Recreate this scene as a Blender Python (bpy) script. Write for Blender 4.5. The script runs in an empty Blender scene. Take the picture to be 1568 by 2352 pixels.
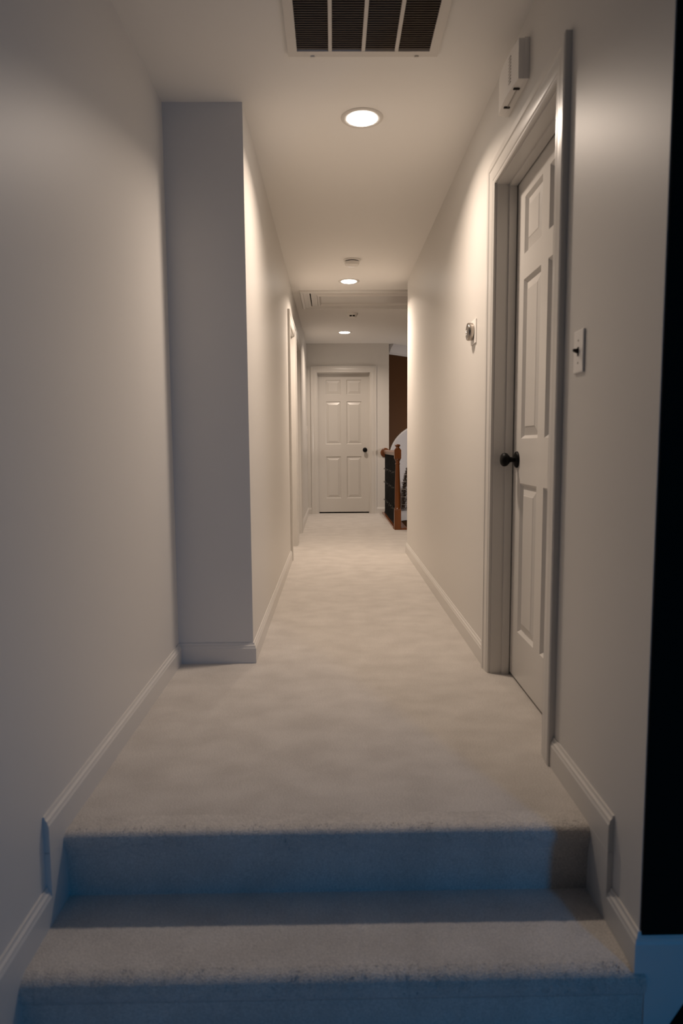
import bpy, math, random
import numpy as np
from mathutils import Vector, Matrix

SC = bpy.context.scene
C = SC.collection
PI = math.pi
random.seed(4)
RNG = np.random.default_rng(7)

# ------------------------------------------------------------------ measures (metres)
XL, XO, XR = -0.374, -0.714, 0.672        # hall wall left, near wall left, right wall
H = 2.44                                  # ceiling
Y1, YF, YR2, YC = 3.0, 9.73, 6.115, 1.385  # jog, far wall, end of right wall, its near corner
STEP = 0.18
EYE = 0.9868

# ------------------------------------------------------------------ camera
def ray(u, v, f=1538.3, pitch=0.0984, yaw=0.0115, roll=-0.007):
    a, b = (u - 784) / f, (v - 1176) / f
    cr, sr = math.cos(roll), math.sin(roll)
    a, b = cr * a + sr * b, -sr * a + cr * b
    cp, sp = math.cos(pitch), math.sin(pitch)
    y, z = cp - sp * b, -sp - cp * b
    cy, sy = math.cos(yaw), math.sin(yaw)
    return Vector((cy * a + sy * y, -sy * a + cy * y, z))

fwd = ray(784, 1176).normalized()
right = (ray(1784, 1176) - ray(784, 1176)).normalized()
up = right.cross(fwd)
cam = bpy.data.cameras.new('camera')
camo = bpy.data.objects.new('camera', cam)
C.objects.link(camo)
m = Matrix((right, up, -fwd)).transposed().to_4x4()
m.translation = Vector((0, 0, EYE))
camo.matrix_world = m
cam.sensor_fit = 'VERTICAL'
cam.sensor_height = 36
cam.lens = 1538.3 / 2352 * 36
cam.clip_start = 0.05
cam.dof.use_dof = True
cam.dof.focus_distance = 5.2
cam.dof.aperture_fstop = 3.2
SC.camera = camo

# ------------------------------------------------------------------ world, exposure
w = bpy.data.worlds.new('dusk')
SC.world = w
w.use_nodes = True
bg = w.node_tree.nodes['Background']
bg.inputs[0].default_value = (0.75, 0.86, 1.0, 1)
bg.inputs[1].default_value = 0.006
SC.view_settings.view_transform = 'Standard'
SC.view_settings.look = 'None'
SC.view_settings.gamma = 1
SC.view_settings.use_curve_mapping = False
SC.view_settings.exposure = 0.0

DOWNLIGHT_W = 17.5
WARM = (1.0, 0.82, 0.67)

# the blue evening light from the room behind the camera
def area(name, loc, target, size, power, col, shape='SQUARE', spread=PI):
    l = bpy.data.lights.new(name, 'AREA')
    l.shape = shape
    l.size = size
    l.energy = power
    l.color = col
    l.spread = spread
    o = bpy.data.objects.new(name, l)
    C.objects.link(o)
    o.location = loc
    o.rotation_euler = (Vector(target) - Vector(loc)).to_track_quat('-Z', 'Y').to_euler()
    return o

area('blue_evening_light', (2.05, -1.85, 1.25), (0.0, 1.75, -0.4), 0.25, 8, (0.0, 0.38, 1.0), 'SQUARE', math.radians(120))
area('foyer_lamp', (2.45, 9.25, 1.05), (1.35, 10.5, 0.7), 0.35, 18, (1.0, 0.88, 0.80))

# ------------------------------------------------------------------ materials
def mat(name, col, rough=0.5, spec=0.5, metal=0.0):
    mt = bpy.data.materials.new(name)
    mt.use_nodes = True
    b = mt.node_tree.nodes['Principled BSDF']
    b.inputs['Base Color'].default_value = (*col, 1)
    b.inputs['Roughness'].default_value = rough
    b.inputs['Specular IOR Level'].default_value = spec
    b.inputs['Metallic'].default_value = metal
    return mt, mt.node_tree, b

def noise_bump(nt, b, scale, dist, strength=0.3, detail=3, stretch=None):
    tc = nt.nodes.new('ShaderNodeTexCoord')
    n = nt.nodes.new('ShaderNodeTexNoise')
    n.inputs['Scale'].default_value = scale
    n.inputs['Detail'].default_value = detail
    mp = nt.nodes.new('ShaderNodeMapping')
    if stretch:
        mp.inputs['Scale'].default_value = stretch
    nt.links.new(tc.outputs['Object'], mp.inputs[0])
    nt.links.new(mp.outputs[0], n.inputs['Vector'])
    bp = nt.nodes.new('ShaderNodeBump')
    bp.inputs['Strength'].default_value = strength
    bp.inputs['Distance'].default_value = dist
    nt.links.new(n.outputs['Fac'], bp.inputs['Height'])
    nt.links.new(bp.outputs[0], b.inputs['Normal'])
    return n

def mottle(nt, b, c0, c1, scale, stretch=(1, 1, 1), lo=0.35, hi=0.65, detail=4, extra=None):
    tc = nt.nodes.new('ShaderNodeTexCoord')
    mp = nt.nodes.new('ShaderNodeMapping')
    mp.inputs['Scale'].default_value = stretch
    n = nt.nodes.new('ShaderNodeTexNoise')
    n.inputs['Scale'].default_value = scale
    n.inputs['Detail'].default_value = detail
    nt.links.new(tc.outputs['Object'], mp.inputs[0])
    nt.links.new(mp.outputs[0], n.inputs['Vector'])
    r = nt.nodes.new('ShaderNodeValToRGB')
    r.color_ramp.elements[0].position = lo
    r.color_ramp.elements[0].color = (*c0, 1)
    r.color_ramp.elements[1].position = hi
    r.color_ramp.elements[1].color = (*c1, 1)
    nt.links.new(n.outputs['Fac'], r.inputs[0])
    out = r.outputs[0]
    if extra:
        sc2, st2, amt = extra
        mp2 = nt.nodes.new('ShaderNodeMapping')
        mp2.inputs['Scale'].default_value = st2
        n2 = nt.nodes.new('ShaderNodeTexNoise')
        n2.inputs['Scale'].default_value = sc2
        n2.inputs['Detail'].default_value = 2
        nt.links.new(tc.outputs['Object'], mp2.inputs[0])
        nt.links.new(mp2.outputs[0], n2.inputs['Vector'])
        mr = nt.nodes.new('ShaderNodeMapRange')
        mr.inputs['From Min'].default_value = 0.3
        mr.inputs['From Max'].default_value = 0.7
        mr.inputs['To Min'].default_value = 1 - amt
        mr.inputs['To Max'].default_value = 1 + amt
        nt.links.new(n2.outputs['Fac'], mr.inputs['Value'])
        vm = nt.nodes.new('ShaderNodeVectorMath')
        vm.operation = 'SCALE'
        nt.links.new(out, vm.inputs[0])
        nt.links.new(mr.outputs[0], vm.inputs['Scale'])
        out = vm.outputs[0]
    nt.links.new(out, b.inputs['Base Color'])

M = {}
M['wall'], nt, b = mat('greige_wall_paint', (0.665, 0.64, 0.605), 0.44, 0.42)
noise_bump(nt, b, 260, 0.0006, 0.10)
M['ceiling'], nt, b = mat('flat_ceiling_paint', (0.84, 0.82, 0.79), 0.85, 0.2)
noise_bump(nt, b, 180, 0.0006, 0.15)
M['trim'], nt, b = mat('semigloss_trim_paint', (0.64, 0.615, 0.58), 0.28, 0.5)
noise_bump(nt, b, 90, 0.0003, 0.05)
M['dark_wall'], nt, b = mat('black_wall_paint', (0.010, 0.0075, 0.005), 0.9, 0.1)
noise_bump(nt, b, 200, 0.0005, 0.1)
M['brown_wall'], nt, b = mat('chocolate_wall_paint', (0.068, 0.028, 0.008), 0.7, 0.2)
noise_bump(nt, b, 200, 0.0005, 0.1)
M['carpet'], nt, b = mat('cut_pile_carpet', (0.56, 0.52, 0.47), 1.0, 0.0)
mottle(nt, b, (0.525, 0.476, 0.424), (0.635, 0.583, 0.527), 6.5, (1.0, 1.3, 1.0), 0.33, 0.67, 6, (420, (0.5, 1.0, 1.0), 0.22))
noise_bump(nt, b, 330, 0.006, 0.7, 4)
b.inputs['Sheen Weight'].default_value = 0.6
b.inputs['Sheen Roughness'].default_value = 0.6
M['black_metal'], nt, b = mat('matte_black_metal', (0.004, 0.004, 0.004), 0.5, 0.12)
M['steel'], nt, b = mat('brushed_steel', (0.42, 0.38, 0.34), 0.25, 0.5, 1.0)
M['glass_face'], nt, b = mat('thermostat_glass', (0.10, 0.09, 0.08), 0.08, 0.5)
M['plastic'], nt, b = mat('white_plastic', (0.86, 0.83, 0.79), 0.35, 0.5)
M['grey_plastic'], nt, b = mat('grey_plastic', (0.40, 0.37, 0.34), 0.45, 0.5)
M['white_metal'], nt, b = mat('white_enamel_metal', (0.68, 0.65, 0.61), 0.35, 0.5)
M['slat_metal'], nt, b = mat('dark_louvre_metal', (0.24, 0.20, 0.17), 0.6, 0.3)  # louvres a darker grey-brown than the white frame
M['void'], nt, b = mat('shade_black', (0.012, 0.010, 0.008), 0.95, 0.1)  # near-black colour paints in the shade of unlit hollows
M['slot'], nt, b = mat('dark_slot', (0.03, 0.025, 0.022), 0.8, 0.2)
M['oak'], nt, b = mat('stained_oak', (0.20, 0.062, 0.016), 0.3, 0.5)
mottle(nt, b, (0.105, 0.028, 0.003), (0.19, 0.054, 0.006), 14, (1, 1, 0.08), 0.3, 0.7)
M['oak_rail'], nt, b = mat('stained_oak_rail', (0.22, 0.075, 0.022), 0.22, 0.6)
mottle(nt, b, (0.12, 0.034, 0.008), (0.20, 0.062, 0.016), 14, (1, 0.08, 1), 0.3, 0.7)
M['niche'], nt, b = mat('white_niche_paint', (0.62, 0.60, 0.60), 0.6, 0.3)
M['needles'], nt, b = mat('brown_green_needles', (0.040, 0.026, 0.016), 0.8, 0.2)
mottle(nt, b, (0.05, 0.030, 0.018), (0.13, 0.082, 0.05), 60)
M['bark'], nt, b = mat('tree_bark', (0.05, 0.025, 0.012), 0.9, 0.1)
M['garland'], nt, b = mat('pale_bead_garland', (0.62, 0.54, 0.46), 0.3, 0.5)
M['wire'], nt, b = mat('dark_wire', (0.008, 0.009, 0.008), 0.6, 0.3)
M['bulb'], nt, b = mat('clear_bulb', (0.12, 0.115, 0.11), 0.12, 0.6)
M['grey_twig'], nt, b = mat('frosted_twig', (0.20, 0.16, 0.14), 0.8, 0.2)
M['lens'], nt, b = mat('lit_lens', (0.9, 0.9, 0.9), 0.5)
b.inputs['Emission Color'].default_value = (1.0, 0.93, 0.84, 1)
b.inputs['Emission Strength'].default_value = 22.0

# ------------------------------------------------------------------ mesh helpers
class MB:
    def __init__(s):
        s.v, s.f = [], []
    def add(s, vs, fs):
        n = len(s.v)
        s.v += [tuple(v) for v in vs]
        s.f += [tuple(i + n for i in f) for f in fs]
        return s
    def box(s, a, b):
        x0, x1 = sorted((a[0], b[0])); y0, y1 = sorted((a[1], b[1])); z0, z1 = sorted((a[2], b[2]))
        vs = [(x0, y0, z0), (x1, y0, z0), (x1, y1, z0), (x0, y1, z0), (x0, y0, z1), (x1, y0, z1), (x1, y1, z1), (x0, y1, z1)]
        return s.add(vs, [(0, 3, 2, 1), (4, 5, 6, 7), (0, 1, 5, 4), (1, 2, 6, 5), (2, 3, 7, 6), (3, 0, 4, 7)])
    def bbox(s, a, b, e=0.002):                      # box with chamfered edges
        x0, x1 = sorted((a[0], b[0])); y0, y1 = sorted((a[1], b[1])); z0, z1 = sorted((a[2], b[2]))
        c = ((x0 + x1) / 2, (y0 + y1) / 2, (z0 + z1) / 2)
        h = ((x1 - x0) / 2, (y1 - y0) / 2, (z1 - z0) / 2)
        import bmesh
        bm = bmesh.new()
        bmesh.ops.create_cube(bm, size=2)
        for v in bm.verts:
            v.co = Vector((c[i] + v.co[i] * h[i] for i in range(3)))
        bmesh.ops.bevel(bm, geom=bm.edges[:], offset=e, segments=2, affect='EDGES', profile=0.5)
        bm.verts.index_update()
        s.add([v.co for v in bm.verts], [[v.index for v in f.verts] for f in bm.faces])
        bm.free()
        return s
    def lathe(s, prof, n=32, c=(0, 0, 0), axis='z', square=0):
        """profile of (radius, height); closed at radius 0"""
        vs, fs = [], []
        for r, h in prof:
            for k in range(n):
                a = 2 * PI * k / n
                p = (r * math.cos(a), r * math.sin(a), h)
                if axis == '-x': p = (-p[2], p[0], p[1])
                if axis == '-y': p = (p[0], -p[2], p[1])
                vs.append((p[0] + c[0], p[1] + c[1], p[2] + c[2]))
        for i in range(len(prof) - 1):
            for k in range(n):
                k2 = (k + 1) % n
                fs.append((i * n + k, i * n + k2, (i + 1) * n + k2, (i + 1) * n + k))
        if prof[0][0] > 1e-6: fs.append(tuple(range(n))[::-1])
        if prof[-1][0] > 1e-6: fs.append(tuple((len(prof) - 1) * n + k for k in range(n)))
        return s.add(vs, fs)
    def sq(s, prof, c=(0, 0, 0)):                    # square turned section: (half width, height)
        vs, fs = [], []
        for r, h in prof:
            vs += [(c[0] - r, c[1] - r, c[2] + h), (c[0] + r, c[1] - r, c[2] + h), (c[0] + r, c[1] + r, c[2] + h), (c[0] - r, c[1] + r, c[2] + h)]
        for i in range(len(prof) - 1):
            for k in range(4):
                k2 = (k + 1) % 4
                fs.append((i * 4 + k, i * 4 + k2, (i + 1) * 4 + k2, (i + 1) * 4 + k))
        L = (len(prof) - 1) * 4
        fs += [(3, 2, 1, 0), (L, L + 1, L + 2, L + 3)]
        return s.add(vs, fs)
    def prism(s, poly, fn0, fn1):
        """polygon of 2-D points mapped by fn0 and fn1 to the two ends"""
        n = len(poly)
        vs = [fn0(*p) for p in poly] + [fn1(*p) for p in poly]
        fs = [tuple(range(n))[::-1], tuple(range(n, 2 * n))]
        for k in range(n):
            k2 = (k + 1) % n
            fs.append((k, k2, n + k2, n + k))
        return s.add(vs, fs)
    def sweep(s, prof, path, side, z0=0.0):
        """profile (out, height) along a plan polyline, mitred; side=+1 pushes to the left of travel"""
        n = len(path); nr = []
        for i in range(n - 1):
            dx, dy = path[i + 1][0] - path[i][0], path[i + 1][1] - path[i][1]
            L = math.hypot(dx, dy)
            nr.append((-dy / L * side, dx / L * side))
        vs, fs, k = [], [], len(prof)
        for i, p in enumerate(path):
            a = nr[max(i - 1, 0)]; b_ = nr[min(i, n - 2)]
            d = 1 + a[0] * b_[0] + a[1] * b_[1]
            mx, my = (a[0] + b_[0]) / d, (a[1] + b_[1]) / d
            vs += [(p[0] + mx * o, p[1] + my * o, z0 + h) for o, h in prof]
        for i in range(n - 1):
            for j in range(k):
                j2 = (j + 1) % k
                fs.append((i * k + j, i * k + j2, (i + 1) * k + j2, (i + 1) * k + j))
        fs += [tuple(range(k))[::-1], tuple((n - 1) * k + j for j in range(k))]
        return s.add(vs, fs)
    def tube(s, pts, r, n=6):
        pts = [Vector(p) for p in pts]
        vs, fs = [], []
        ref = Vector((0, 0, 1))
        for i, p in enumerate(pts):
            t = (pts[min(i + 1, len(pts) - 1)] - pts[max(i - 1, 0)]).normalized()
            a = t.cross(ref)
            if a.length < 1e-3: a = t.cross(Vector((1, 0, 0)))
            a.normalize(); b_ = t.cross(a)
            rr = r[i] if isinstance(r, (list, tuple)) else r
            for k in range(n):
                q = 2 * PI * k / n
                vs.append(p + a * rr * math.cos(q) + b_ * rr * math.sin(q))
        for i in range(len(pts) - 1):
            for k in range(n):
                k2 = (k + 1) % n
                fs.append((i * n + k, i * n + k2, (i + 1) * n + k2, (i + 1) * n + k))
        fs += [tuple(range(n))[::-1], tuple((len(pts) - 1) * n + k for k in range(n))]
        return s.add(vs, fs)
    def build(s, name, material, parent=None, local=False, smooth=None):
        me = bpy.data.meshes.new(name)
        off = Vector((0, 0, 0))
        if parent is not None and not local:
            q = parent
            while q is not None:
                off = off + q.location
                q = q.parent
        me.from_pydata([Vector(v) - off for v in s.v], [], s.f)
        me.validate()
        import bmesh
        bm = bmesh.new(); bm.from_mesh(me)
        bmesh.ops.recalc_face_normals(bm, faces=bm.faces[:])
        bm.to_mesh(me); bm.free()
        me.materials.append(M[material])
        if smooth is not None:
            for p in me.polygons: p.use_smooth = True
            me.set_sharp_from_angle(angle=math.radians(smooth))
        o = bpy.data.objects.new(name, me)
        C.objects.link(o)
        if parent is not None: o.parent = parent
        return o

def tag(o, label=None, cat=None, group=None, kind=None):
    if label: o['label'] = label
    if cat: o['category'] = cat
    if group: o['group'] = group
    if kind: o['kind'] = kind
    return o

def thing(name, loc=(0, 0, 0), rz=0.0, **kw):
    o = bpy.data.objects.new(name, None)
    C.objects.link(o)
    o.empty_display_size = 0.1
    o.location = loc
    o.rotation_euler = (0, 0, rz)
    return tag(o, **kw)

def struct(o, label=None):
    return tag(o, label, kind='structure')

# ------------------------------------------------------------------ walls
D1C, D1H = 2.44, 0.38                     # right door: centre along the wall, half width
DTOP = 2.04
LD = [(6.205, 0.38), (7.19, 0.38)]        # the two left doors
FDX, FDH = 0.154, 0.383                   # far door

b_ = MB().box((XO - 0.12, 0.3, -0.37), (XO, Y1, H))
struct(b_.build('wall_left_near', 'wall'), 'near left wall of the stairs, plain grey-beige paint')

b_ = MB()
x0 = XO - 0.12
b_.box((x0, Y1, 0), (XL, LD[0][0] - LD[0][1], H))
b_.box((x0, LD[0][0] - LD[0][1], DTOP), (XL, LD[0][0] + LD[0][1], H))
b_.box((x0, LD[0][0] + LD[0][1], 0), (XL, LD[1][0] - LD[1][1], H))
b_.box((x0, LD[1][0] - LD[1][1], DTOP), (XL, LD[1][0] + LD[1][1], H))
b_.box((x0, LD[1][0] + LD[1][1], 0), (XL, YF, H))
struct(b_.build('wall_left', 'wall'), 'left hallway wall that juts out, with two cased doorways')

b_ = MB()
b_.box((XR, YC, -0.37), (XR + 0.13, D1C - D1H, H))
b_.box((XR, D1C - D1H, DTOP), (XR + 0.13, D1C + D1H, H))
b_.box((XR, D1C - D1H, -0.37), (XR + 0.13, D1C + D1H, -0.02))
b_.box((XR, D1C + D1H, -0.37), (XR + 0.13, YR2, H))
struct(b_.build('wall_right', 'wall'), 'right hallway wall with the near door, ending at the stairwell')
b_ = MB().box((XR + 0.13, YR2 - 0.13, -0.37), (3.1, YR2, H))
struct(b_.build('wall_right_return', 'wall'), 'wall turning right at the end of the right hallway wall')

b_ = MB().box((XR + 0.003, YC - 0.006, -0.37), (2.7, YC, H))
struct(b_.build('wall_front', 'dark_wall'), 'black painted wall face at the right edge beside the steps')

b_ = MB()
b_.box((XO - 0.12, YF, 0), (FDX - FDH, YF + 0.12, H))
b_.box((FDX - FDH, YF, 2.033), (FDX + FDH, YF + 0.12, H))
b_.box((FDX + FDH, YF, -2.7), (0.805, YF + 0.12, H))
struct(b_.build('wall_far', 'wall'), 'far end wall of the hallway around the six-panel door')

# ceiling with openings for the return grille and the attic hatch
VX0, VX1, VY0, VY1 = -0.128, 0.372, 2.125, 2.625
HX0, HX1, HY0, HY1 = -0.215, 1.155, 6.535, 7.12
holes = [(VX0, VX1, VY0, VY1), (HX0, HX1, HY0, HY1)]
xs = sorted({XO - 0.12, 3.1} | {h[0] for h in holes} | {h[1] for h in holes})
ys = sorted({-1.2, 12.2} | {h[2] for h in holes} | {h[3] for h in holes})
b_ = MB()
nx, ny = len(xs), len(ys)
b_.v = [(x, y, H) for y in ys for x in xs] + [(x, y, H + 0.12) for y in ys for x in xs]
def open_cell(i, j):
    if not (0 <= i < nx - 1 and 0 <= j < ny - 1): return True
    cx, cy = (xs[i] + xs[i + 1]) / 2, (ys[j] + ys[j + 1]) / 2
    return any(h[0] < cx < h[1] and h[2] < cy < h[3] for h in holes)
for j in range(ny - 1):
    for i in range(nx - 1):
        if open_cell(i, j): continue
        a, b2, c, d = j * nx + i, j * nx + i + 1, (j + 1) * nx + i + 1, (j + 1) * nx + i
        t = nx * ny
        b_.f += [(a, d, c, b2), (a + t, b2 + t, c + t, d + t)]
        if open_cell(i, j - 1): b_.f.append((a, b2, b2 + t, a + t))
        if open_cell(i, j + 1): b_.f.append((d, d + t, c + t, c))
        if open_cell(i - 1, j): b_.f.append((a, a + t, d + t, d))
        if open_cell(i + 1, j): b_.f.append((b2, c, c + t, b2 + t))
struct(b_.build('ceiling', 'ceiling'), 'flat off-white ceiling over the whole hallway')

# ------------------------------------------------------------------ floors
b_ = MB()
b_.box((XO, 1.72, -0.10), (XR + 0.13, YR2, 0))
b_.box((XO, YR2, -0.10), (3.1, 7.785, 0))
b_.box((XO, 7.785, -0.10), (0.86, YF + 0.10, 0))
struct(b_.build('floor', 'carpet'), 'light beige cut-pile carpet of the hallway')
b_ = MB().box((XO, -1.2, -0.45), (2.7, 1.40, -0.37))
struct(b_.build('floor_lower', 'carpet'), 'carpet of the lower room at the foot of the steps')
b_ = MB().box((0.8, 7.7, -2.75), (3.1, 12.2, -2.7))
struct(b_.build('floor_foyer', 'brown_wall'), 'dark foyer floor far below the railing')

# ------------------------------------------------------------------ carpeted steps
def carpet_strip(prof, x0, x1, nx_, amp, seed):
    """profile (y, z) densely sampled and extruded along x, with pile unevenness"""
    P = []
    for (a, b2) in zip(prof[:-1], prof[1:]):
        n = max(1, int(math.hypot(b2[0] - a[0], b2[1] - a[1]) / 0.006))
        for k in range(n):
            P.append((a[0] + (b2[0] - a[0]) * k / n, a[1] + (b2[1] - a[1]) * k / n))
    P.append(prof[-1])
    P = np.array(P)
    T = np.gradient(P, axis=0)
    T /= np.linalg.norm(T, axis=1)[:, None] + 1e-9
    N = np.stack([T[:, 1], -T[:, 0]], 1)       # outward for a profile walking toward the viewer and down
    X = np.linspace(x0, x1, nx_)
    r = np.random.default_rng(seed)
    g = r.normal(size=(len(P), nx_))
    sm = g.copy()
    for _ in range(3):
        sm = (sm + np.roll(sm, 1, 1) + np.roll(sm, -1, 1) + np.roll(sm, 1, 0) + np.roll(sm, -1, 0)) / 5
    d = sm / sm.std() * amp
    edge = np.ones(len(P)); edge[:4] = 0; edge[-4:] = 0
    d *= edge[:, None]
    mb = MB()
    for i in range(len(P)):
        for j in range(nx_):
            mb.v.append((X[j], P[i, 0] - N[i, 0] * -d[i, j], P[i, 1] - N[i, 1] * -d[i, j]))
    for i in range(len(P) - 1):
        for j in range(nx_ - 1):
            a = i * nx_ + j
            mb.f.append((a, a + 1, a + nx_ + 1, a + nx_))
    return mb, P, N

def tufts(P, N, x0, x1, n, lo, hi, seed):
    """short pile yarns standing off the carpet along its rounded edge"""
    r = np.random.default_rng(seed)
    mb = MB()
    idx = r.integers(0, len(P) - 1, n)
    for q in range(n):
        i = idx[q]
        t = r.random()
        p = P[i] * (1 - t) + P[i + 1] * t
        x = x0 + (x1 - x0) * r.random()
        L = lo + (hi - lo) * r.random()
        dx, dt = r.normal() * 0.45, r.normal() * 0.35
        ny_, nz_ = N[i]
        base = Vector((x, p[0] - 0.002 * ny_, p[1] - 0.002 * nz_))
        tip = base + Vector((dx, ny_ + dt * nz_, nz_ - dt * ny_)).normalized() * L
        wv = 0.0011
        a = r.random() * PI
        sv = Vector((math.cos(a) * wv, math.sin(a) * wv * nz_, -math.sin(a) * wv * ny_))
        mid = base + (tip - base) * 0.6
        mb.add([base - sv, base + sv, mid + sv * 0.8, tip, mid - sv * 0.8], [(0, 1, 2, 4), (4, 2, 3)])
    return mb

steps = thing('carpeted_steps', (-0.02, 1.40, -0.37), label='two carpeted steps climbing into the hallway, bluish at the front', cat='stairs')
XA, XB = XO + 0.012, XR - 0.010
nose1 = [(1.72, 0.0), (1.66, 0.0), (1.646, -0.003), (1.638, -0.011), (1.635, -0.022), (1.637, -0.034), (1.643, -0.046), (1.648, -0.06)]
mb, P1, N1 = carpet_strip(nose1, XA, XB, 340, 0.0004, 1)
mb.build('nosing', 'carpet', steps, smooth=60)
mb, P, N = carpet_strip([(1.648, -0.06), (1.652, -0.10), (1.656, -STEP - 0.004)], XA, XB, 340, 0.0003, 2)
mb.build('riser', 'carpet', steps, smooth=60)
mb, P, N = carpet_strip([(1.660, -STEP), (1.43, -STEP)], XA, XB, 340, 0.0003, 3)
mb.build('tread', 'carpet', steps, smooth=60)
nose2 = [(1.43, -STEP), (1.398, -0.181), (1.382, -0.185), (1.371, -0.194), (1.366, -0.207), (1.368, -0.221), (1.373, -0.234), (1.379, -0.242), (1.386, -0.244)]
mb, P2, N2 = carpet_strip(nose2, XA, XR + 0.013, 340, 0.0005, 5)
mb.build('nosing', 'carpet', steps, smooth=60)
mb, P, N = carpet_strip([(1.377, -0.240), (1.378, -0.28), (1.378, -0.37)], XA, XR + 0.012, 340, 0.0003, 6)
mb.build('riser', 'carpet', steps, smooth=60)
o = tufts(P1[8:], N1[8:], XA, XB, 14000, 0.0015, 0.0042, 11).build('carpet_pile', 'carpet', steps)
tag(o, kind='stuff')
o = tufts(P2[4:], N2[4:], XA, XR + 0.012, 18000, 0.0015, 0.0045, 12).build('carpet_pile', 'carpet', steps)
tag(o, kind='stuff')
# solid core so that no light passes under the carpet
MB().box((XA, 1.664, -0.36), (XB, 1.715, -0.012)).box((XA, 1.408, -0.37), (XB, 1.664, -STEP - 0.006)).build('core', 'void', steps)

# ------------------------------------------------------------------ baseboards
BB = [(0, 0), (0.014, 0), (0.014, 0.068), (0.0115, 0.074), (0.0105, 0.080), (0.006, 0.085), (0.004, 0.093), (0, 0.093)]
s_ = MB().sweep(BB, [(XO, 1.556), (XO, Y1), (XL, Y1), (XL, LD[0][0] - LD[0][1] - 0.091)], -1)
struct(s_.build('baseboard_left', 'trim', smooth=12), 'baseboard along the near left wall and round the jog')
s_ = MB().sweep(BB, [(XL, LD[1][0] + LD[1][1] + 0.091), (XL, YF), (FDX - FDH - 0.09, YF)], -1)
struct(s_.build('baseboard_left_far', 'trim', smooth=12), 'short baseboard beyond the left doors into the far corner')
s_ = MB().sweep(BB, [(XO, 1.283), (XO, 1.665)], -1, -STEP).sweep(BB, [(XO, 0.3), (XO, 1.376)], -1, -2 * STEP - 0.01)
s_.box((XO, 1.556, -0.12), (XO + 0.0142, 1.665, 0.001)).box((XO, 1.284, -0.37), (XO + 0.0142, 1.41, -STEP + 0.001))
struct(s_.build('baseboard_left_stair', 'trim', smooth=12), 'stepped baseboard beside the carpeted steps on the left')
s_ = MB().sweep(BB, [(XR, 1.53), (XR, D1C - D1H - 0.091)], 1)
struct(s_.build('baseboard_right', 'trim', smooth=12), 'short baseboard between the near door casing and the steps')
s_ = MB().sweep(BB, [(XR, D1C + D1H + 0.091), (XR, YR2), (XR + 0.9, YR2)], 1)
struct(s_.build('baseboard_right_far', 'trim', smooth=12), 'baseboard along the right wall beyond the near door')
s_ = MB().sweep(BB, [(2.6, YC), (XR, YC), (XR, 1.665)], 1, -STEP - 0.004)
s_.box((XR, 1.53, -0.13), (XR - 0.0142, 1.665, 0.001))
struct(s_.build('baseboard_right_stair', 'trim', smooth=12), 'stepped baseboard turning the corner below the black wall')
s_ = MB().sweep(BB, [(FDX + FDH + 0.09, YF), (0.805, YF)], -1)
struct(s_.build('baseboard_far', 'trim', smooth=12), 'short baseboard right of the far door')
# slanted white skirt board under the corner baseboard
sk = [(XR + 0.012, -0.184), (0.826, -0.184), (0.777, -0.254), (0.738, -0.32), (0.712, -0.37), (XR + 0.012, -0.37)]
s_ = MB().prism(sk, lambda x, z: (x, YC - 0.0062, z), lambda x, z: (x, YC - 0.010, z))
struct(s_.build('trim_skirt', 'trim'), 'white stair skirt board under the corner baseboard')

# ------------------------------------------------------------------ doors
CAS = [(0, 0), (0, 0.011), (0.006, 0.0135), (0.014, 0.013), (0.018, 0.0155), (0.05, 0.0185), (0.058, 0.0175), (0.062, 0.021), (0.084, 0.021), (0.09, 0.018), (0.09, 0)]
WR = [(0.107, 0.327)]
ROWS = [(0.20, 0.805), (0.981, 1.591), (1.687, 1.90)]     # panel rows from the slab's foot (for a 1.98 slab)

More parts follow.
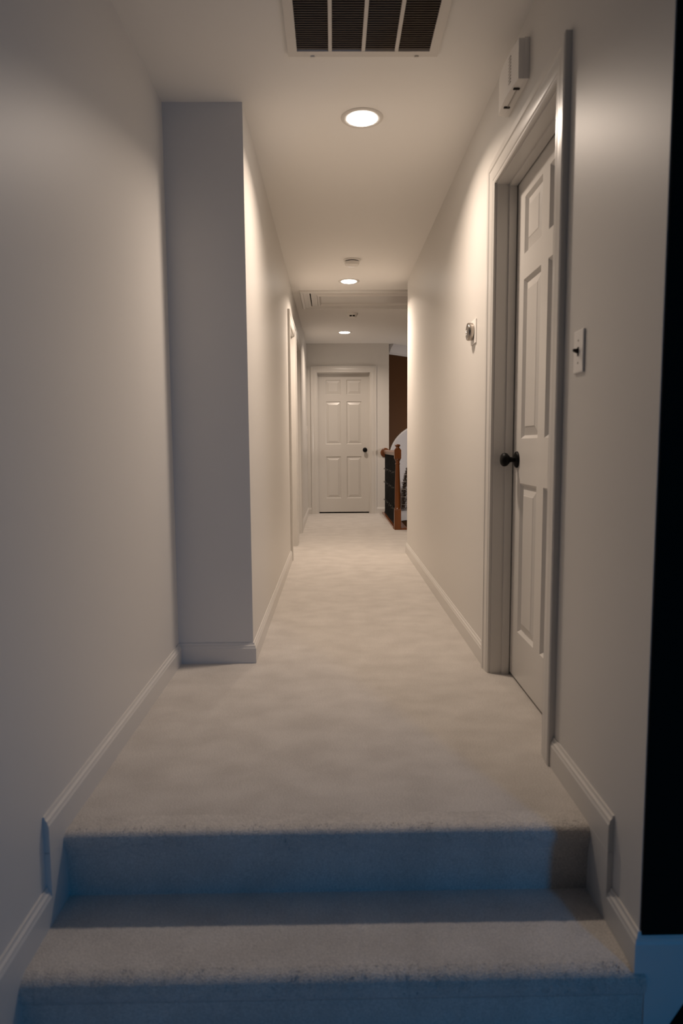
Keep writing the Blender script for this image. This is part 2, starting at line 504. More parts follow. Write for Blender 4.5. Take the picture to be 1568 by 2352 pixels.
def make_door(name, loc, rz, hw, top, recess, knob_side, label, knob=True, gap=0.012):
    d = thing(name, loc, rz, label=label, kind='structure')
    # casing, three mitred pieces
    def leg(p, q):
        mb = MB(); n = len(CAS)
        mb.v = [p(w_, t) for w_, t in CAS] + [q(w_, t) for w_, t in CAS]
        for k in range(n):
            k2 = (k + 1) % n
            mb.f.append((k, k2, n + k2, n + k))
        mb.f += [tuple(range(n))[::-1], tuple(range(n, 2 * n))]
        return mb
    r = 0.0
    leg(lambda w_, t: (-hw - w_, -t, 0), lambda w_, t: (-hw - w_, -t, top + w_)).build('casing_side', 'trim', d, True, 16)
    leg(lambda w_, t: (hw + w_, -t, 0), lambda w_, t: (hw + w_, -t, top + w_)).build('casing_side', 'trim', d, True, 16)
    leg(lambda w_, t: (-hw - w_, -t, top + w_), lambda w_, t: (hw + w_, -t, top + w_)).build('casing_head', 'trim', d, True, 16)
    # jamb lining and stop
    jd = recess + 0.045
    j = MB()
    j.prism([(-hw, 0), (-hw, top), (hw, top), (hw, 0), (hw - 0.006, 0), (hw - 0.006, top - 0.006), (-hw + 0.006, top - 0.006), (-hw + 0.006, 0)],
            lambda x, z: (x, 0.0, z), lambda x, z: (x, jd, z))
    j.build('jamb', 'trim', d, True)
    h2 = hw - 0.006; t2 = top - 0.006
    j = MB().prism([(-h2, 0), (-h2, t2), (h2, t2), (h2, 0), (h2 - 0.011, 0), (h2 - 0.011, t2 - 0.011), (-h2 + 0.011, t2 - 0.011), (-h2 + 0.011, 0)],
                   lambda x, z: (x, recess - 0.034, z), lambda x, z: (x, recess - 0.005, z))
    j.build('door_stop', 'trim', d, True)
    # six-panel slab
    W2 = h2 - 0.006; zb, zt = gap, t2 - 0.006
    sw = 2 * W2; s = (zt - zb) / 1.98
    k = sw / 0.735
    cols = [(-W2 + 0.107 * k, -W2 + 0.327 * k), (W2 - 0.327 * k, W2 - 0.107 * k)]
    rows = [(zb + a * s, zb + c * s) for a, c in ROWS]
    Xs = [-W2] + [q for c in cols for q in c] + [W2]
    Zs = [zb] + [q for c in rows for q in c] + [zt]
    mb = MB()
    for i in range(5):
        for jx in range(7):
            xa, xb_, za, zc = Xs[i], Xs[i + 1], Zs[jx], Zs[jx + 1]
            if i in (1, 3) and jx in (1, 3, 5):
                e = 0.012; dp = 0.012
                mb.add([(xa, recess, za), (xb_, recess, za), (xb_, recess, zc), (xa, recess, zc),
                        (xa + e, recess + dp, za + e), (xb_ - e, recess + dp, za + e), (xb_ - e, recess + dp, zc - e), (xa + e, recess + dp, zc - e)],
                       [(0, 1, 5, 4), (1, 2, 6, 5), (2, 3, 7, 6), (3, 0, 4, 7), (4, 5, 6, 7)])
            else:
                mb.add([(xa, recess, za), (xb_, recess, za), (xb_, recess, zc), (xa, recess, zc)], [(0, 1, 2, 3)])
    # sides and back
    y0_, y1_ = recess, recess + 0.036
    mb.add([(-W2, y0_, zb), (W2, y0_, zb), (W2, y0_, zt), (-W2, y0_, zt), (-W2, y1_, zb), (W2, y1_, zb), (W2, y1_, zt), (-W2, y1_, zt)],
           [(0, 4, 5, 1), (1, 5, 6, 2), (2, 6, 7, 3), (3, 7, 4, 0), (4, 7, 6, 5)])
    import bmesh
    sl = mb.build('slab', 'trim', d, True)
    for ca in cols:
        for ra in rows:
            e = 0.014; f_ = 0.031
            xa, xb_, za, zc = ca[0] + e, ca[1] - e, ra[0] + e, ra[1] - e
            g = f_
            p = MB().add([(xa, recess + 0.0118, za), (xb_, recess + 0.0118, za), (xb_, recess + 0.0118, zc), (xa, recess + 0.0118, zc),
                          (xa + g, recess + 0.003, za + g), (xb_ - g, recess + 0.003, za + g), (xb_ - g, recess + 0.003, zc - g), (xa + g, recess + 0.003, zc - g),
                          (xa + g + .003, recess + 0.0012, za + g + .003), (xb_ - g - .003, recess + 0.0012, za + g + .003), (xb_ - g - .003, recess + 0.0012, zc - g - .003), (xa + g + .003, recess + 0.0012, zc - g - .003)],
                         [(0, 1, 5, 4), (1, 2, 6, 5), (2, 3, 7, 6), (3, 0, 4, 7), (4, 5, 9, 8), (5, 6, 10, 9), (6, 7, 11, 10), (7, 4, 8, 11), (8, 9, 10, 11), (3, 2, 1, 0)])
            p.build('panel', 'trim', sl, True)
    if knob:
        kx = knob_side * (W2 - 0.062); kz = 0.926
        kn = MB().lathe([(0.0, 0.0), (0.011, 0.0), (0.0105, 0.02), (0.011, 0.026), (0.017, 0.031), (0.0255, 0.039), (0.0285, 0.047), (0.027, 0.056), (0.02, 0.063), (0.009, 0.066), (0.0, 0.0665)],
                        28, (kx, recess - 0.004, kz), '-y')
        ko = kn.build('door_knob', 'black_metal', d, True, 50)
        ko['label'] = 'black round door knob'
        MB().lathe([(0.0, 0), (0.0335, 0), (0.0335, 0.004), (0.031, 0.008), (0.02, 0.010), (0.0, 0.0105)], 32, (kx, recess - 0.0002, kz), '-y').build('rose', 'black_metal', ko, True, 40)
    # black shade sheets for the door gaps follow the doors
    return d

make_door('door_1', (XR, D1C, 0), -PI / 2, D1H, DTOP, 0.082, -1, 'near white six-panel door with black knob on the right')
make_door('door_2', (FDX, YF, 0), 0, FDH, 2.033, 0.11, 1, 'white six-panel door with black knob in the far wall', gap=0.018)
make_door('door_3', (XL, LD[0][0], 0), PI / 2, LD[0][1], DTOP, 0.085, -1, 'nearer of the two doorways in the left wall', knob=False)
make_door('door_4', (XL, LD[1][0], 0), PI / 2, LD[1][1], DTOP, 0.085, -1, 'farther of the two doorways in the left wall', knob=False)
# black sheets close behind the doors, painted as the shade in their gaps
b_ = MB().box((XR + 0.135, D1C - D1H - 0.2, -0.03), (XR + 0.16, D1C + D1H + 0.2, 2.3))
struct(b_.build('wall_shade_sheet_near', 'void'), 'black sheet standing in for the shade behind the near door')
b_ = MB().box((FDX - 0.6, YF + 0.125, -0.05), (FDX + 0.6, YF + 0.15, 2.3))
struct(b_.build('wall_shade_sheet_far', 'void'), 'black sheet standing in for the shade behind the far door')

# ------------------------------------------------------------------ recessed downlights
def downlight(x, y, label, level=1.0):
    t = thing('recessed_downlight', (x, y, H), label=label, cat='ceiling light', group='recessed downlights along the hallway ceiling')
    prof = [(0.0945, 0.0), (0.0945, -0.0015), (0.092, -0.003), (0.080, -0.0045), (0.072, -0.0045), (0.067, -0.003), (0.067, 0.0)]
    n = 48
    mb = MB()
    for r_, h_ in prof:
        mb.v += [(r_ * math.cos(2 * PI * k / n), r_ * math.sin(2 * PI * k / n), h_) for k in range(n)]
    for i in range(len(prof) - 1):
        for k in range(n):
            k2 = (k + 1) % n
            mb.f.append((i * n + k, i * n + k2, (i + 1) * n + k2, (i + 1) * n + k))
    mb.build('trim_ring', 'white_metal', t, True, 40)
    MB().lathe([(0.067, -0.0005), (0.067, -0.005), (0.060, -0.0085), (0.045, -0.0105), (0.02, -0.0115), (0.0, -0.012)], 40).build('lens', 'lens', t, True, 60)
    l = bpy.data.lights.new('downlight_lamp', 'AREA')
    l.shape = 'DISK'; l.size = 0.12; l.energy = DOWNLIGHT_W * level; l.color = WARM; l.spread = math.radians(146)
    lo = bpy.data.objects.new('downlight_lamp', l)
    C.objects.link(lo)
    lo.parent = t
    lo.location = (0, 0, -0.0125)
    return t
downlight(0.140, 3.14, 'nearest lit recessed ceiling light, beyond the return grille', 0.93)
downlight(0.150, 6.11, 'second lit recessed ceiling light, just before the attic hatch', 1.5)
downlight(0.156, 8.79, 'farthest lit recessed ceiling light, near the far door', 0.8)

# ------------------------------------------------------------------ return air grille
g = thing('return_air_grille', ((VX0 + VX1) / 2, (VY0 + VY1) / 2, H), label='large white return air grille with dark louvres in the near ceiling', cat='vent')
E_ = 0.028
def frame_bar(name, poly, z0, z1, mt, par):
    return MB().prism(poly, lambda x, y: (x, y, z0), lambda x, y: (x, y, z1)).build(name, mt, par)
o0 = (VX0 - E_, VX1 + E_, VY0 - E_, VY1 + E_)
zt, zb = H - 0.0002, H - 0.009
I = 0.006
inn = (VX0 + I, VX1 - I, VY0 + I, VY1 - I)
frame_bar('frame_bar', [(o0[0], o0[2]), (o0[1], o0[2]), (inn[1], inn[2]), (inn[0], inn[2])], zt, zb, 'white_metal', g)
frame_bar('frame_bar', [(o0[0], o0[3]), (o0[1], o0[3]), (inn[1], inn[3]), (inn[0], inn[3])], zt, zb, 'white_metal', g)
frame_bar('frame_bar', [(o0[0], o0[2]), (o0[0], o0[3]), (inn[0], inn[3]), (inn[0], inn[2])], zt, zb, 'white_metal', g)
frame_bar('frame_bar', [(o0[1], o0[2]), (o0[1], o0[3]), (inn[1], inn[3]), (inn[1], inn[2])], zt, zb, 'white_metal', g)
bayw = (inn[1] - inn[0]) / 4
for k in (1, 2, 3):
    xc = inn[0] + bayw * k
    MB().box((xc - 0.0065, inn[2], H - 0.0085), (xc + 0.0065, inn[3], H + 0.012)).build('divider_bar', 'white_metal', g)
for xc in (-0.065, 0.322):
    MB().bbox((xc - 0.008, o0[3] - 0.008, H - 0.0125), (xc + 0.008, o0[3] + 0.001, H - 0.009), 0.001).build('latch', 'white_metal', g)
# louvres: one slat copied across four bays
pitch = 0.0127
ns = int((inn[3] - inn[2]) / pitch)
sl0 = None
for k in range(4):
    xa = inn[0] + bayw * k + (0.0068 if k else 0.0)
    xb_ = inn[0] + bayw * (k + 1) - (0.0068 if k < 3 else 0.0)
    src = None
    for i in range(ns):
        y = inn[2] + pitch * (i + 0.6)
        if src is None:
            src = MB().prism([(-0.0050, -0.0065), (0.0042, 0.0095), (0.0052, 0.0095), (-0.0033, -0.0050), (-0.0033, -0.0065)],
                             lambda yy, zz: (xa, y + yy, H + zz), lambda yy, zz: (xb_, y + yy, H + zz)).build('slat', 'slat_metal', g)
            y_first = y
        else:
            c = src.copy()
            C.objects.link(c)
            c.location = src.location + Vector((0, y - y_first, 0))
b_ = MB().box((VX0 - 0.002, VY0 - 0.002, H + 0.121), (VX1 + 0.002, VY1 + 0.002, H + 0.13))
b_.build('filter_backing', 'void', g)
for a, c in (((VX0 + 0.0005, VY0, H + 0.016), (VX0 + 0.004, VY1, H + 0.121)), ((VX1 - 0.004, VY0, H + 0.016), (VX1 - 0.0005, VY1, H + 0.121)),
             ((VX0 + 0.004, VY1 - 0.004, H + 0.016), (VX1 - 0.004, VY1 - 0.0005, H + 0.121)), ((VX0 + 0.004, VY0 + 0.0005, H + 0.016), (VX1 - 0.004, VY0 + 0.004, H + 0.121))):
    MB().box(a, c).build('duct_side', 'void', g)

# ------------------------------------------------------------------ attic hatch
h = thing('attic_hatch', (0.47, 6.83, H), label='white panelled attic hatch with moulded casing in the ceiling past the second light', cat='hatch')
HC = [(0, 0), (0, 0.011), (0.008, 0.014), (0.02, 0.014), (0.026, 0.017), (0.056, 0.020), (0.062, 0.025), (0.084, 0.025), (0.09, 0.020), (0.09, 0)]
cr = [(HX0, HY0), (HX1, HY0), (HX1, HY1), (HX0, HY1)]
def hcorner(i, w_):
    sx = -1 if i in (0, 3) else 1
    sy = -1 if i in (0, 1) else 1
    return cr[i][0] + sx * w_, cr[i][1] + sy * w_
for i in range(4):
    i2 = (i + 1) % 4
    mb = MB(); n = len(HC)
    mb.v = [(*hcorner(i, w_), H - t) for w_, t in HC] + [(*hcorner(i2, w_), H - t) for w_, t in HC]
    for k in range(n):
        k2 = (k + 1) % n
        mb.f.append((k, k2, n + k2, n + k))
    mb.f += [tuple(range(n))[::-1], tuple(range(n, 2 * n))]
    mb.build('casing', 'trim', h, smooth=16)
gp = 0.011
ax0, ax1, ay0, ay1 = HX0 + gp, HX1 - gp, HY0 + 0.003, HY1 - 0.003
def ring(mb, r0, z0, r1, z1):
    a = [(r0[0], r0[2], z0), (r0[1], r0[2], z0), (r0[1], r0[3], z0), (r0[0], r0[3], z0)]
    c = [(r1[0], r1[2], z1), (r1[1], r1[2], z1), (r1[1], r1[3], z1), (r1[0], r1[3], z1)]
    mb.add(a + c, [(k, (k + 1) % 4, 4 + (k + 1) % 4, 4 + k) for k in range(4)])
def inset(q, r): return (r[0] + q, r[1] - q, r[2] + q, r[3] - q)
R0 = (ax0, ax1, ay0, ay1)
mb = MB()
ring(mb, R0, H + 0.012, R0, H - 0.010)
ring(mb, R0, H - 0.010, inset(0.055, R0), H - 0.010)
ring(mb, inset(0.055, R0), H - 0.010, inset(0.066, R0), H - 0.026)
ring(mb, inset(0.066, R0), H - 0.026, inset(0.078, R0), H - 0.024)
ring(mb, inset(0.078, R0), H - 0.024, inset(0.096, R0), H - 0.006)
q = inset(0.096, R0)
mb.add([(q[0], q[2], H - 0.006), (q[1], q[2], H - 0.006), (q[1], q[3], H - 0.006), (q[0], q[3], H - 0.006)], [(0, 1, 2, 3)])
mb.add([(ax0, ay0, H + 0.012), (ax1, ay0, H + 0.012), (ax1, ay1, H + 0.012), (ax0, ay1, H + 0.012)], [(0, 1, 2, 3)])
mb.build('hatch_panel', 'trim', h)
MB().box((HX0, HY0, H + 0.122), (HX1, HY1, H + 0.13)).build('attic_shade_lid', 'void', h)  # black lid, the attic's darkness put into its colour

# ------------------------------------------------------------------ smoke detectors
s1 = thing('smoke_detector', (0.159, 5.43, H), label='white domed smoke detector between the first and second ceiling lights', cat='smoke detector', group='ceiling smoke detectors')
MB().lathe([(0.070, 0), (0.070, -0.004), (0.066, -0.010), (0.058, -0.011), (0.0, -0.011)], 40).build('base_ring', 'plastic', s1, True, 35)
MB().lathe([(0.053, -0.011), (0.053, -0.017), (0.0, -0.017)], 40).build('vent_gap', 'slot', s1, True, 35)
MB().lathe([(0.058, -0.0165), (0.058, -0.026), (0.054, -0.038), (0.044, -0.045), (0.015, -0.048), (0.0, -0.048)], 40).build('cover', 'plastic', s1, True, 50)
s2 = thing('smoke_detector', (0.219, 7.56, H), label='white smoke detector with two dark openings, beyond the attic hatch', cat='smoke detector', group='ceiling smoke detectors')
MB().lathe([(0.064, 0), (0.064, -0.010), (0.060, -0.016), (0.045, -0.040), (0.040, -0.047), (0.0, -0.049)], 40).build('cover', 'plastic', s2, True, 35)
for sx in (-0.018, 0.018):
    a = math.atan2(-1, sx * 26)
    mb = MB()
    a0, a1 = (-PI / 2 - 0.62, -PI / 2 - 0.08) if sx < 0 else (-PI / 2 + 0.08, -PI / 2 + 0.62)
    pts = []
    for k in range(6):
        q_ = a0 + (a1 - a0) * k / 5
        pts.append((math.cos(q_), math.sin(q_)))
    for (r_, z_) in ((0.0545, -0.027), (0.0475, -0.041)):
        mb.v += [(c_ * r_, s_2 * r_, z_) for c_, s_2 in pts]
    for (r_, z_) in ((0.0500, -0.027), (0.0430, -0.041)):
        mb.v += [(c_ * r_, s_2 * r_, z_) for c_, s_2 in pts]
    for k in range(5):
        mb.f += [(k, k + 1, 7 + k, 6 + k), (12 + k, 18 + k, 19 + k, 13 + k), (k, 12 + k, 13 + k, k + 1), (6 + k, 7 + k, 19 + k, 18 + k)]
    mb.f += [(0, 6, 18, 12), (5, 17, 23, 11)]
    mb.build('opening', 'slot', s2, True)

# ------------------------------------------------------------------ door chime box on the right wall
c_ = thing('door_chime', (XR, 2.52, 2.285), label='white plastic door chime box high on the wall above the near door', cat='door chime')
def bow(y): return 0.036 + 0.011 * math.sin(max(0, min(1, (y - 2.393) / 0.257)) * PI * 0.9)
ysx = [2.393 + 0.257 * k / 14 for k in range(15)]
poly = [(XR - 0.0005, 2.393)] + [(XR - bow(y), y) for y in ysx] + [(XR - 0.018, 2.655), (XR - 0.0005, 2.655)]
z0, z1 = 2.222, 2.338
mb = MB().prism(poly, lambda x, y: (x, y, 2.220), lambda x, y: (x, y, 2.350))
mb.build('body', 'plastic', c_, smooth=40)
poly = [(XR - 0.0005, 2.390)] + [(XR - 0.017, 2.390), (XR - 0.017, 2.657), (XR - 0.0005, 2.657)]
MB().prism(poly, lambda x, y: (x, y, 2.2185), lambda x, y: (x, y, 2.3515)).build('back_plate', 'plastic', c_)
for y in (2.455, 2.585):
    MB().box((XR - 0.036, y - 0.005, 2.2165), (XR - 0.014, y + 0.005, 2.221)).build('slot', 'slot', c_)
MB().box((XR - 0.024, 2.46, 2.2168), (XR - 0.0215, 2.58, 2.221)).build('seam', 'grey_plastic', c_)
for k in range(9):
    y = 2.475
    z = 2.245 + k * 0.0105
    MB().box((XR - bow(y) - 0.0012, y - 0.012, z), (XR - bow(y) + 0.004, y + 0.012, z + 0.004)).build('grille_slot', 'grey_plastic', c_)

# ------------------------------------------------------------------ thermostat
t = thing('thermostat', (XR, 3.235, 1.518), label='round brushed steel thermostat on a white square plate beyond the near door', cat='thermostat')
MB().bbox((XR - 0.006, 3.178, 1.462), (XR - 0.0003, 3.288, 1.574), 0.002).build('wall_plate', 'plastic', t)
MB().lathe([(0.036, 0.006), (0.0405, 0.009), (0.0415, 0.018), (0.0415, 0.028), (0.0395, 0.032), (0.036, 0.033)], 40, (XR, 3.24, 1.521), '-x').build('steel_ring', 'steel', t, smooth=40)
MB().lathe([(0.0362, 0.0325), (0.03, 0.0345), (0.015, 0.036), (0.0, 0.0365)], 40, (XR, 3.24, 1.521), '-x').build('glass_face', 'glass_face', t, smooth=60)
for k in range(3):
    MB().box((XR - 0.0375, 3.228, 1.506 + k * 0.009), (XR - 0.0355, 3.252, 1.510 + k * 0.009)).build('display_mark', 'plastic', t)

# ------------------------------------------------------------------ light switches
def switch(name, loc, rz, label, toggle_mat):
    t = thing(name, loc, rz, label=label, cat='light switch')
    MB().bbox((-0.036, -0.0055, -0.058), (0.036, 0, 0.058), 0.003).build('cover_plate', 'plastic', t, True)
    MB().box((-0.0055, -0.0062, -0.012), (0.0055, -0.005, 0.012)).build('toggle_slot', 'slot', t, True)
    MB().prism([(-0.006, -0.005), (-0.019, 0.001), (-0.019, 0.007), (-0.006, 0.008)], lambda y, z: (-0.0045, y, z), lambda y, z: (0.0045, y, z)).build('toggle', toggle_mat, t, True)
    for z in (-0.030, 0.030):
        MB().lathe([(0.0, 0.005), (0.003, 0.005), (0.003, 0.0062), (0.0, 0.0066)], 12, (0, 0, z), '-y').build('screw', 'grey_plastic', t, True)
    return t
switch('light_switch', (XR, 1.845, 1.237), -PI / 2, 'white toggle light switch on the right wall beside the near door casing', 'slot')
switch('light_switch', (XL, 9.55, 1.215), PI / 2, 'small light switch on the left wall beside the far corner', 'plastic')

# ------------------------------------------------------------------ stair railing
RX, RY = 0.750, 7.845
r = thing('stair_railing', (RX, RY, 0), label='oak railing with turned newel post and black iron balusters at the stairwell', cat='railing')
nw = MB()
nw.sq([(0.0385, 0.0), (0.0385, 0.235), (0.034, 0.243)], (RX, RY, 0)).build('newel_base', 'oak', r)
nw = MB().lathe([(0.033, 0.242), (0.0395, 0.247), (0.036, 0.254), (0.031, 0.262), (0.0345, 0.30), (0.033, 0.42), (0.029, 0.58), (0.0255, 0.70), (0.024, 0.765),
                 (0.029, 0.769), (0.029, 0.777), (0.024, 0.781), (0.0235, 0.80), (0.027, 0.81), (0.034, 0.818), (0.034, 0.826), (0.03, 0.832)], 28, (RX, RY, 0))
nw.build('newel_shaft', 'oak', r, smooth=40)
MB().sq([(0.032, 0.828), (0.0385, 0.836), (0.0385, 0.935), (0.033, 0.942)], (RX, RY, 0)).build('newel_block', 'oak', r)
MB().lathe([(0.030, 0.941), (0.034, 0.946), (0.030, 0.952), (0.021, 0.960), (0.019, 0.968), (0.027, 0.977), (0.033, 0.985), (0.032, 0.993), (0.022, 1.000), (0.0, 1.003)], 28, (RX, RY, 0)).build('newel_cap', 'oak', r, smooth=40)
# handrail from newel to rosette
hp = [(-0.021, 0.868), (0.021, 0.868), (0.024, 0.874), (0.024, 0.885), (0.030, 0.892), (0.031, 0.908), (0.024, 0.921), (0.010, 0.927), (-0.010, 0.927), (-0.024, 0.921), (-0.031, 0.908), (-0.030, 0.892), (-0.024, 0.885), (-0.024, 0.874)]
MB().prism(hp, lambda x, z: (RX + x, RY + 0.038, z), lambda x, z: (RX + x, YF - 0.016, z)).build('handrail', 'oak_rail', r, smooth=40)
mb = MB().lathe([(0.0, 0.0), (0.068, 0.0), (0.068, 0.010), (0.062, 0.017), (0.05, 0.020), (0.0, 0.021)], 36, (RX, YF - 0.0005, 0.885), '-y')
mb.build('rosette', 'oak', r, smooth=40)
MB().bbox((RX - 0.045, RY + 0.038, 0.0), (RX + 0.11, YF - 0.0145, 0.024), 0.003).build('base_rail', 'oak_rail', r)
MB().box((RX + 0.039, RY - 0.04, 0.0), (RX + 0.11, RY + 0.038, 0.022)).build('nosing', 'oak_rail', r)
nb = 17
src = None
for k in range(nb):
    y = RY + 0.125 + k * (YF - 0.09 - RY - 0.125) / (nb - 1)
    if src is None:
        mb = MB().sq([(0.0105, 0.024), (0.0105, 0.868)], (RX, y, 0))
        src = mb.build('baluster', 'black_metal', r); yf = y
        mb2 = MB().sq([(0.016, 0.024), (0.016, 0.032), (0.0112, 0.046)], (RX, y, 0))
        sh = mb2.build('baluster_shoe', 'black_metal', src, False)
        # keep the shoe in the baluster's frame
    else:
        c = src.copy(); C.objects.link(c); c.location = src.location + Vector((0, y - yf, 0))
        s2_ = sh.copy(); C.objects.link(s2_); s2_.parent = c

# string lights woven through the balusters
def garland(z, sag, label):
    t = thing('string_lights', (RX - 0.012, RY + 0.1, z), label=label, cat='string lights', group='light strings on the stair railing')
    pts = []
    N_ = 90
    for k in range(N_ + 1):
        y = RY + 0.06 + (YF - 0.06 - RY - 0.06) * k / N_
        ph = k / N_ * PI * (nb - 1)
        pts.append((RX - 0.017 + 0.010 * math.cos(ph) - 0.006, y, z + 0.008 * math.sin(ph * 0.5) - sag * math.sin(PI * k / N_)))
    MB().tube(pts, 0.0013, 5).build('wire', 'wire', t)
    src_ = None
    for k in range(22):
        p = pts[2 + k * 4]
        q_ = (p[0] - 0.004, p[1], p[2] - 0.004)
        if src_ is None:
            src_ = MB().lathe([(0.0, -0.014), (0.0018, -0.011), (0.0027, -0.006), (0.0024, 0.0), (0.0, 0.002)], 8, q_).build('bulb', 'bulb', t, smooth=60)
            q0 = Vector(q_)
        else:
            c = src_.copy(); C.objects.link(c)
            c.location = src_.location + (Vector(q_) - q0)
garland(0.672, 0.004, 'top string of small clear lights on the black balusters')
garland(0.487, 0.006, 'middle string of small clear lights on the black balusters')
garland(0.235, 0.004, 'lowest string of small clear lights on the black balusters')

# ------------------------------------------------------------------ foyer beyond the railing
P0 = Vector((0.806, 9.852, 0)); dirw = Vector((math.sin(PI / 4), math.cos(PI / 4), 0)); nrm = Vector((-dirw.y, dirw.x, 0))  # nrm points away from the viewer
def fw(s, z, dpt=0.0):
    p = P0 + dirw * s + nrm * dpt
    return (p.x, p.y, z)
SC0, ARA, ARZ, ARB = 0.86, 0.83, 0.80, 0.49
zl = -0.03                                 # niche sill
n = 40
arc = [(SC0 - ARA * math.cos(PI * k / n), ARZ + ARB * math.sin(PI * k / n)) for k in range(n + 1)]
mb = MB()
def quad(a, b2, c, d): mb.add([a, b2, c, d], [(0, 1, 2, 3)])
TH = 0.42
# wall face: below sill, left, right, above the arch
quad(fw(-0.0, -2.7), fw(3.2, -2.7), fw(3.2, zl - 0.11), fw(0.0, zl - 0.11))
quad(fw(0, zl - 0.11), fw(3.2, zl - 0.11), fw(3.2, zl), fw(0, zl))
quad(fw(0, zl), fw(arc[0][0], zl), fw(arc[0][0], ARZ), fw(0, ARZ))
quad(fw(arc[-1][0], zl), fw(3.2, zl), fw(3.2, ARZ), fw(arc[-1][0], ARZ))
for k in range(n):
    quad(fw(*arc[k]), fw(*arc[k + 1]), fw(arc[k + 1][0], H), fw(arc[k][0], H))
quad(fw(0, ARZ), fw(arc[0][0], ARZ), fw(arc[0][0], H), fw(0, H))
quad(fw(arc[-1][0], ARZ), fw(3.2, ARZ), fw(3.2, H), fw(arc[-1][0], H))
struct(mb.build('wall_foyer', 'brown_wall'), 'dark chocolate brown foyer wall with an arched niche')
mb = MB()
full = [(arc[0][0], zl)] + arc + [(arc[-1][0], zl)]
for k in range(len(full) - 1):
    quad(fw(*full[k], 0.0), fw(*full[k + 1], 0.0), fw(*full[k + 1], TH), fw(*full[k], TH))
quad(fw(arc[0][0], zl, 0), fw(arc[-1][0], zl, 0), fw(arc[-1][0], zl, TH), fw(arc[0][0], zl, TH))
mb.add([fw(*p, TH) for p in full], [tuple(range(len(full)))])
struct(mb.build('wall_niche', 'niche'), 'white arched niche recessed in the brown foyer wall')
mb = MB()
k2 = len(arc)
out = [(SC0 - (ARA + 0.022) * math.cos(PI * k / n), ARZ + (ARB + 0.022) * math.sin(PI * k / n)) for k in range(n + 1)]
for dpt in (-0.012, 0.002):
    mb.v += [fw(*p, dpt) for p in arc] + [fw(*p, dpt) for p in out]
for k in range(n):
    mb.f += [(k, k + 1, k2 + k + 1, k2 + k), (2 * k2 + k, 3 * k2 + k, 3 * k2 + k + 1, 2 * k2 + k + 1), (k, 2 * k2 + k, 2 * k2 + k + 1, k + 1), (k2 + k, k2 + k + 1, 3 * k2 + k + 1, 3 * k2 + k)]
struct(mb.build('trim_1', 'trim', smooth=50), 'narrow white moulding round the foyer arch')
mb = MB().prism([(0, zl - 0.115), (3.0, zl - 0.115), (3.0, zl + 0.004), (0, zl + 0.004)], lambda s, z: fw(s, z, -0.02), lambda s, z: fw(s, z, -0.001))
struct(mb.build('trim_2', 'niche'), 'white sill board under the arched niche')
# crown moulding
CR = [(0, 0), (-0.018, 0.0), (-0.020, 0.022), (-0.030, 0.026), (-0.036, 0.05), (-0.062, 0.095), (-0.090, 0.118), (-0.094, 0.139), (0, 0.139)]
mb = MB(); k2 = len(CR)
mb.v = [fw(0.0 - (-d_) * 0.0, H - 0.14 + z_, d_) for d_, z_ in CR] + [fw(3.2, H - 0.14 + z_, d_) for d_, z_ in CR]
for k in range(k2):
    mb.f.append((k, (k + 1) % k2, k2 + (k + 1) % k2, k2 + k))
mb.f += [tuple(range(k2))[::-1], tuple(range(k2, 2 * k2))]
struct(mb.build('trim_3', 'niche', smooth=30), 'white crown moulding on top of the brown foyer wall')
b_ = MB().box((3.0, 7.7, -2.7), (3.1, 12.2, H)).box((0.86, 7.66, -2.7), (3.0, 7.70, -0.10))
struct(b_.build('wall_foyer_right', 'brown_wall'), 'dark foyer walls around the stairwell')

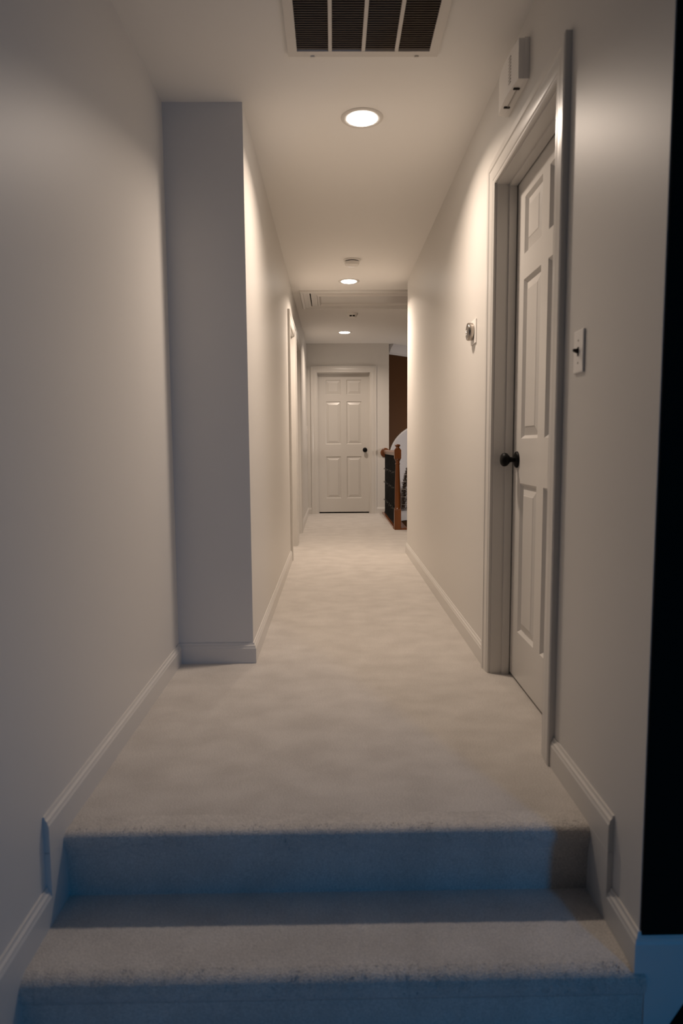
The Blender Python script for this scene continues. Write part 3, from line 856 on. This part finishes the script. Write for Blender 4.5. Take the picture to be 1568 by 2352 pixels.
# small tree with a bead garland on the niche sill
tp = Vector(fw(0.71, zl, 0.205))
tr = thing('christmas_tree', tp, label='small dark brown tree wound with a pale bead garland, in the foyer niche', cat='christmas tree')
TH_ = 0.68
MB().tube([tp, tp + Vector((0, 0, TH_ * 0.96))], [0.009, 0.002], 6).build('trunk', 'bark', tr)
mb = MB()
rn = random.Random(3)
for k in range(5200):
    u = rn.random() ** 0.62
    z = TH_ * (1 - u) * 0.97 + 0.02
    R_ = 0.195 * u ** 0.9 + 0.006
    a = rn.random() * 2 * PI
    rr = R_ * (0.35 + 0.65 * rn.random())
    L = 0.022 + 0.02 * rn.random()
    base = tp + Vector((math.cos(a) * rr * 0.75, math.sin(a) * rr * 0.75, z))
    dv = Vector((math.cos(a), math.sin(a), rn.uniform(-0.3, 0.9))).normalized() * L
    sv = dv.cross(Vector((rn.uniform(-1, 1), rn.uniform(-1, 1), rn.uniform(-1, 1)))).normalized() * 0.0035
    mb.add([base - sv, base + sv, base + dv], [(0, 1, 2)])
for k in range(30):
    base = tp + Vector((0, 0, TH_ * 0.93))
    mb.add([base + Vector((rn.uniform(-.008, .008), rn.uniform(-.008, .008), -0.03)), base + Vector((rn.uniform(-.008, .008), rn.uniform(-.008, .008), -0.03)), base + Vector((0, 0, 0.05))], [(0, 1, 2)])
tag(mb.build('needles', 'needles', tr), kind='stuff')
pts = []
for k in range(240):
    f_ = k / 239
    a = f_ * 2 * PI * 5.2
    u = 1 - f_ * 0.88
    R_ = 0.195 * u ** 0.9 + 0.008
    pts.append(tp + Vector((math.cos(a) * R_, math.sin(a) * R_, TH_ * f_ * 0.88 + 0.04 - 0.012 * abs(math.sin(a * 2.5)))))
ga = MB().tube(pts, 0.002, 4).build('garland', 'garland', tr)
src = None
for k in range(0, 240, 3):
    p = pts[k]
    if src is None:
        src = MB().lathe([(0, -0.006), (0.005, -0.003), (0.006, 0), (0.005, 0.003), (0, 0.006)], 8, p).build('bead', 'garland', ga, smooth=80)
        q0 = Vector(p)
    else:
        c = src.copy(); C.objects.link(c); c.location = src.location + (Vector(p) - q0)
# frosted twigs beside it
bp = Vector(fw(0.49, zl, 0.17))
tw = thing('twig_bunch', bp, label='small bunch of frosted twigs left of the niche tree', cat='decoration')
for k in range(14):
    a = rn.random() * 2 * PI
    tip = bp + Vector((math.cos(a) * 0.05 * rn.random(), math.sin(a) * 0.05 * rn.random(), 0.26 + 0.14 * rn.random()))
    mid = bp + (tip - bp) * 0.5 + Vector((rn.uniform(-.012, .012), rn.uniform(-.012, .012), 0))
    MB().tube([bp + Vector((math.cos(a) * .006, math.sin(a) * .006, 0)), mid, tip], [0.003, 0.002, 0.0008], 4).build('twig', 'grey_twig', tw)
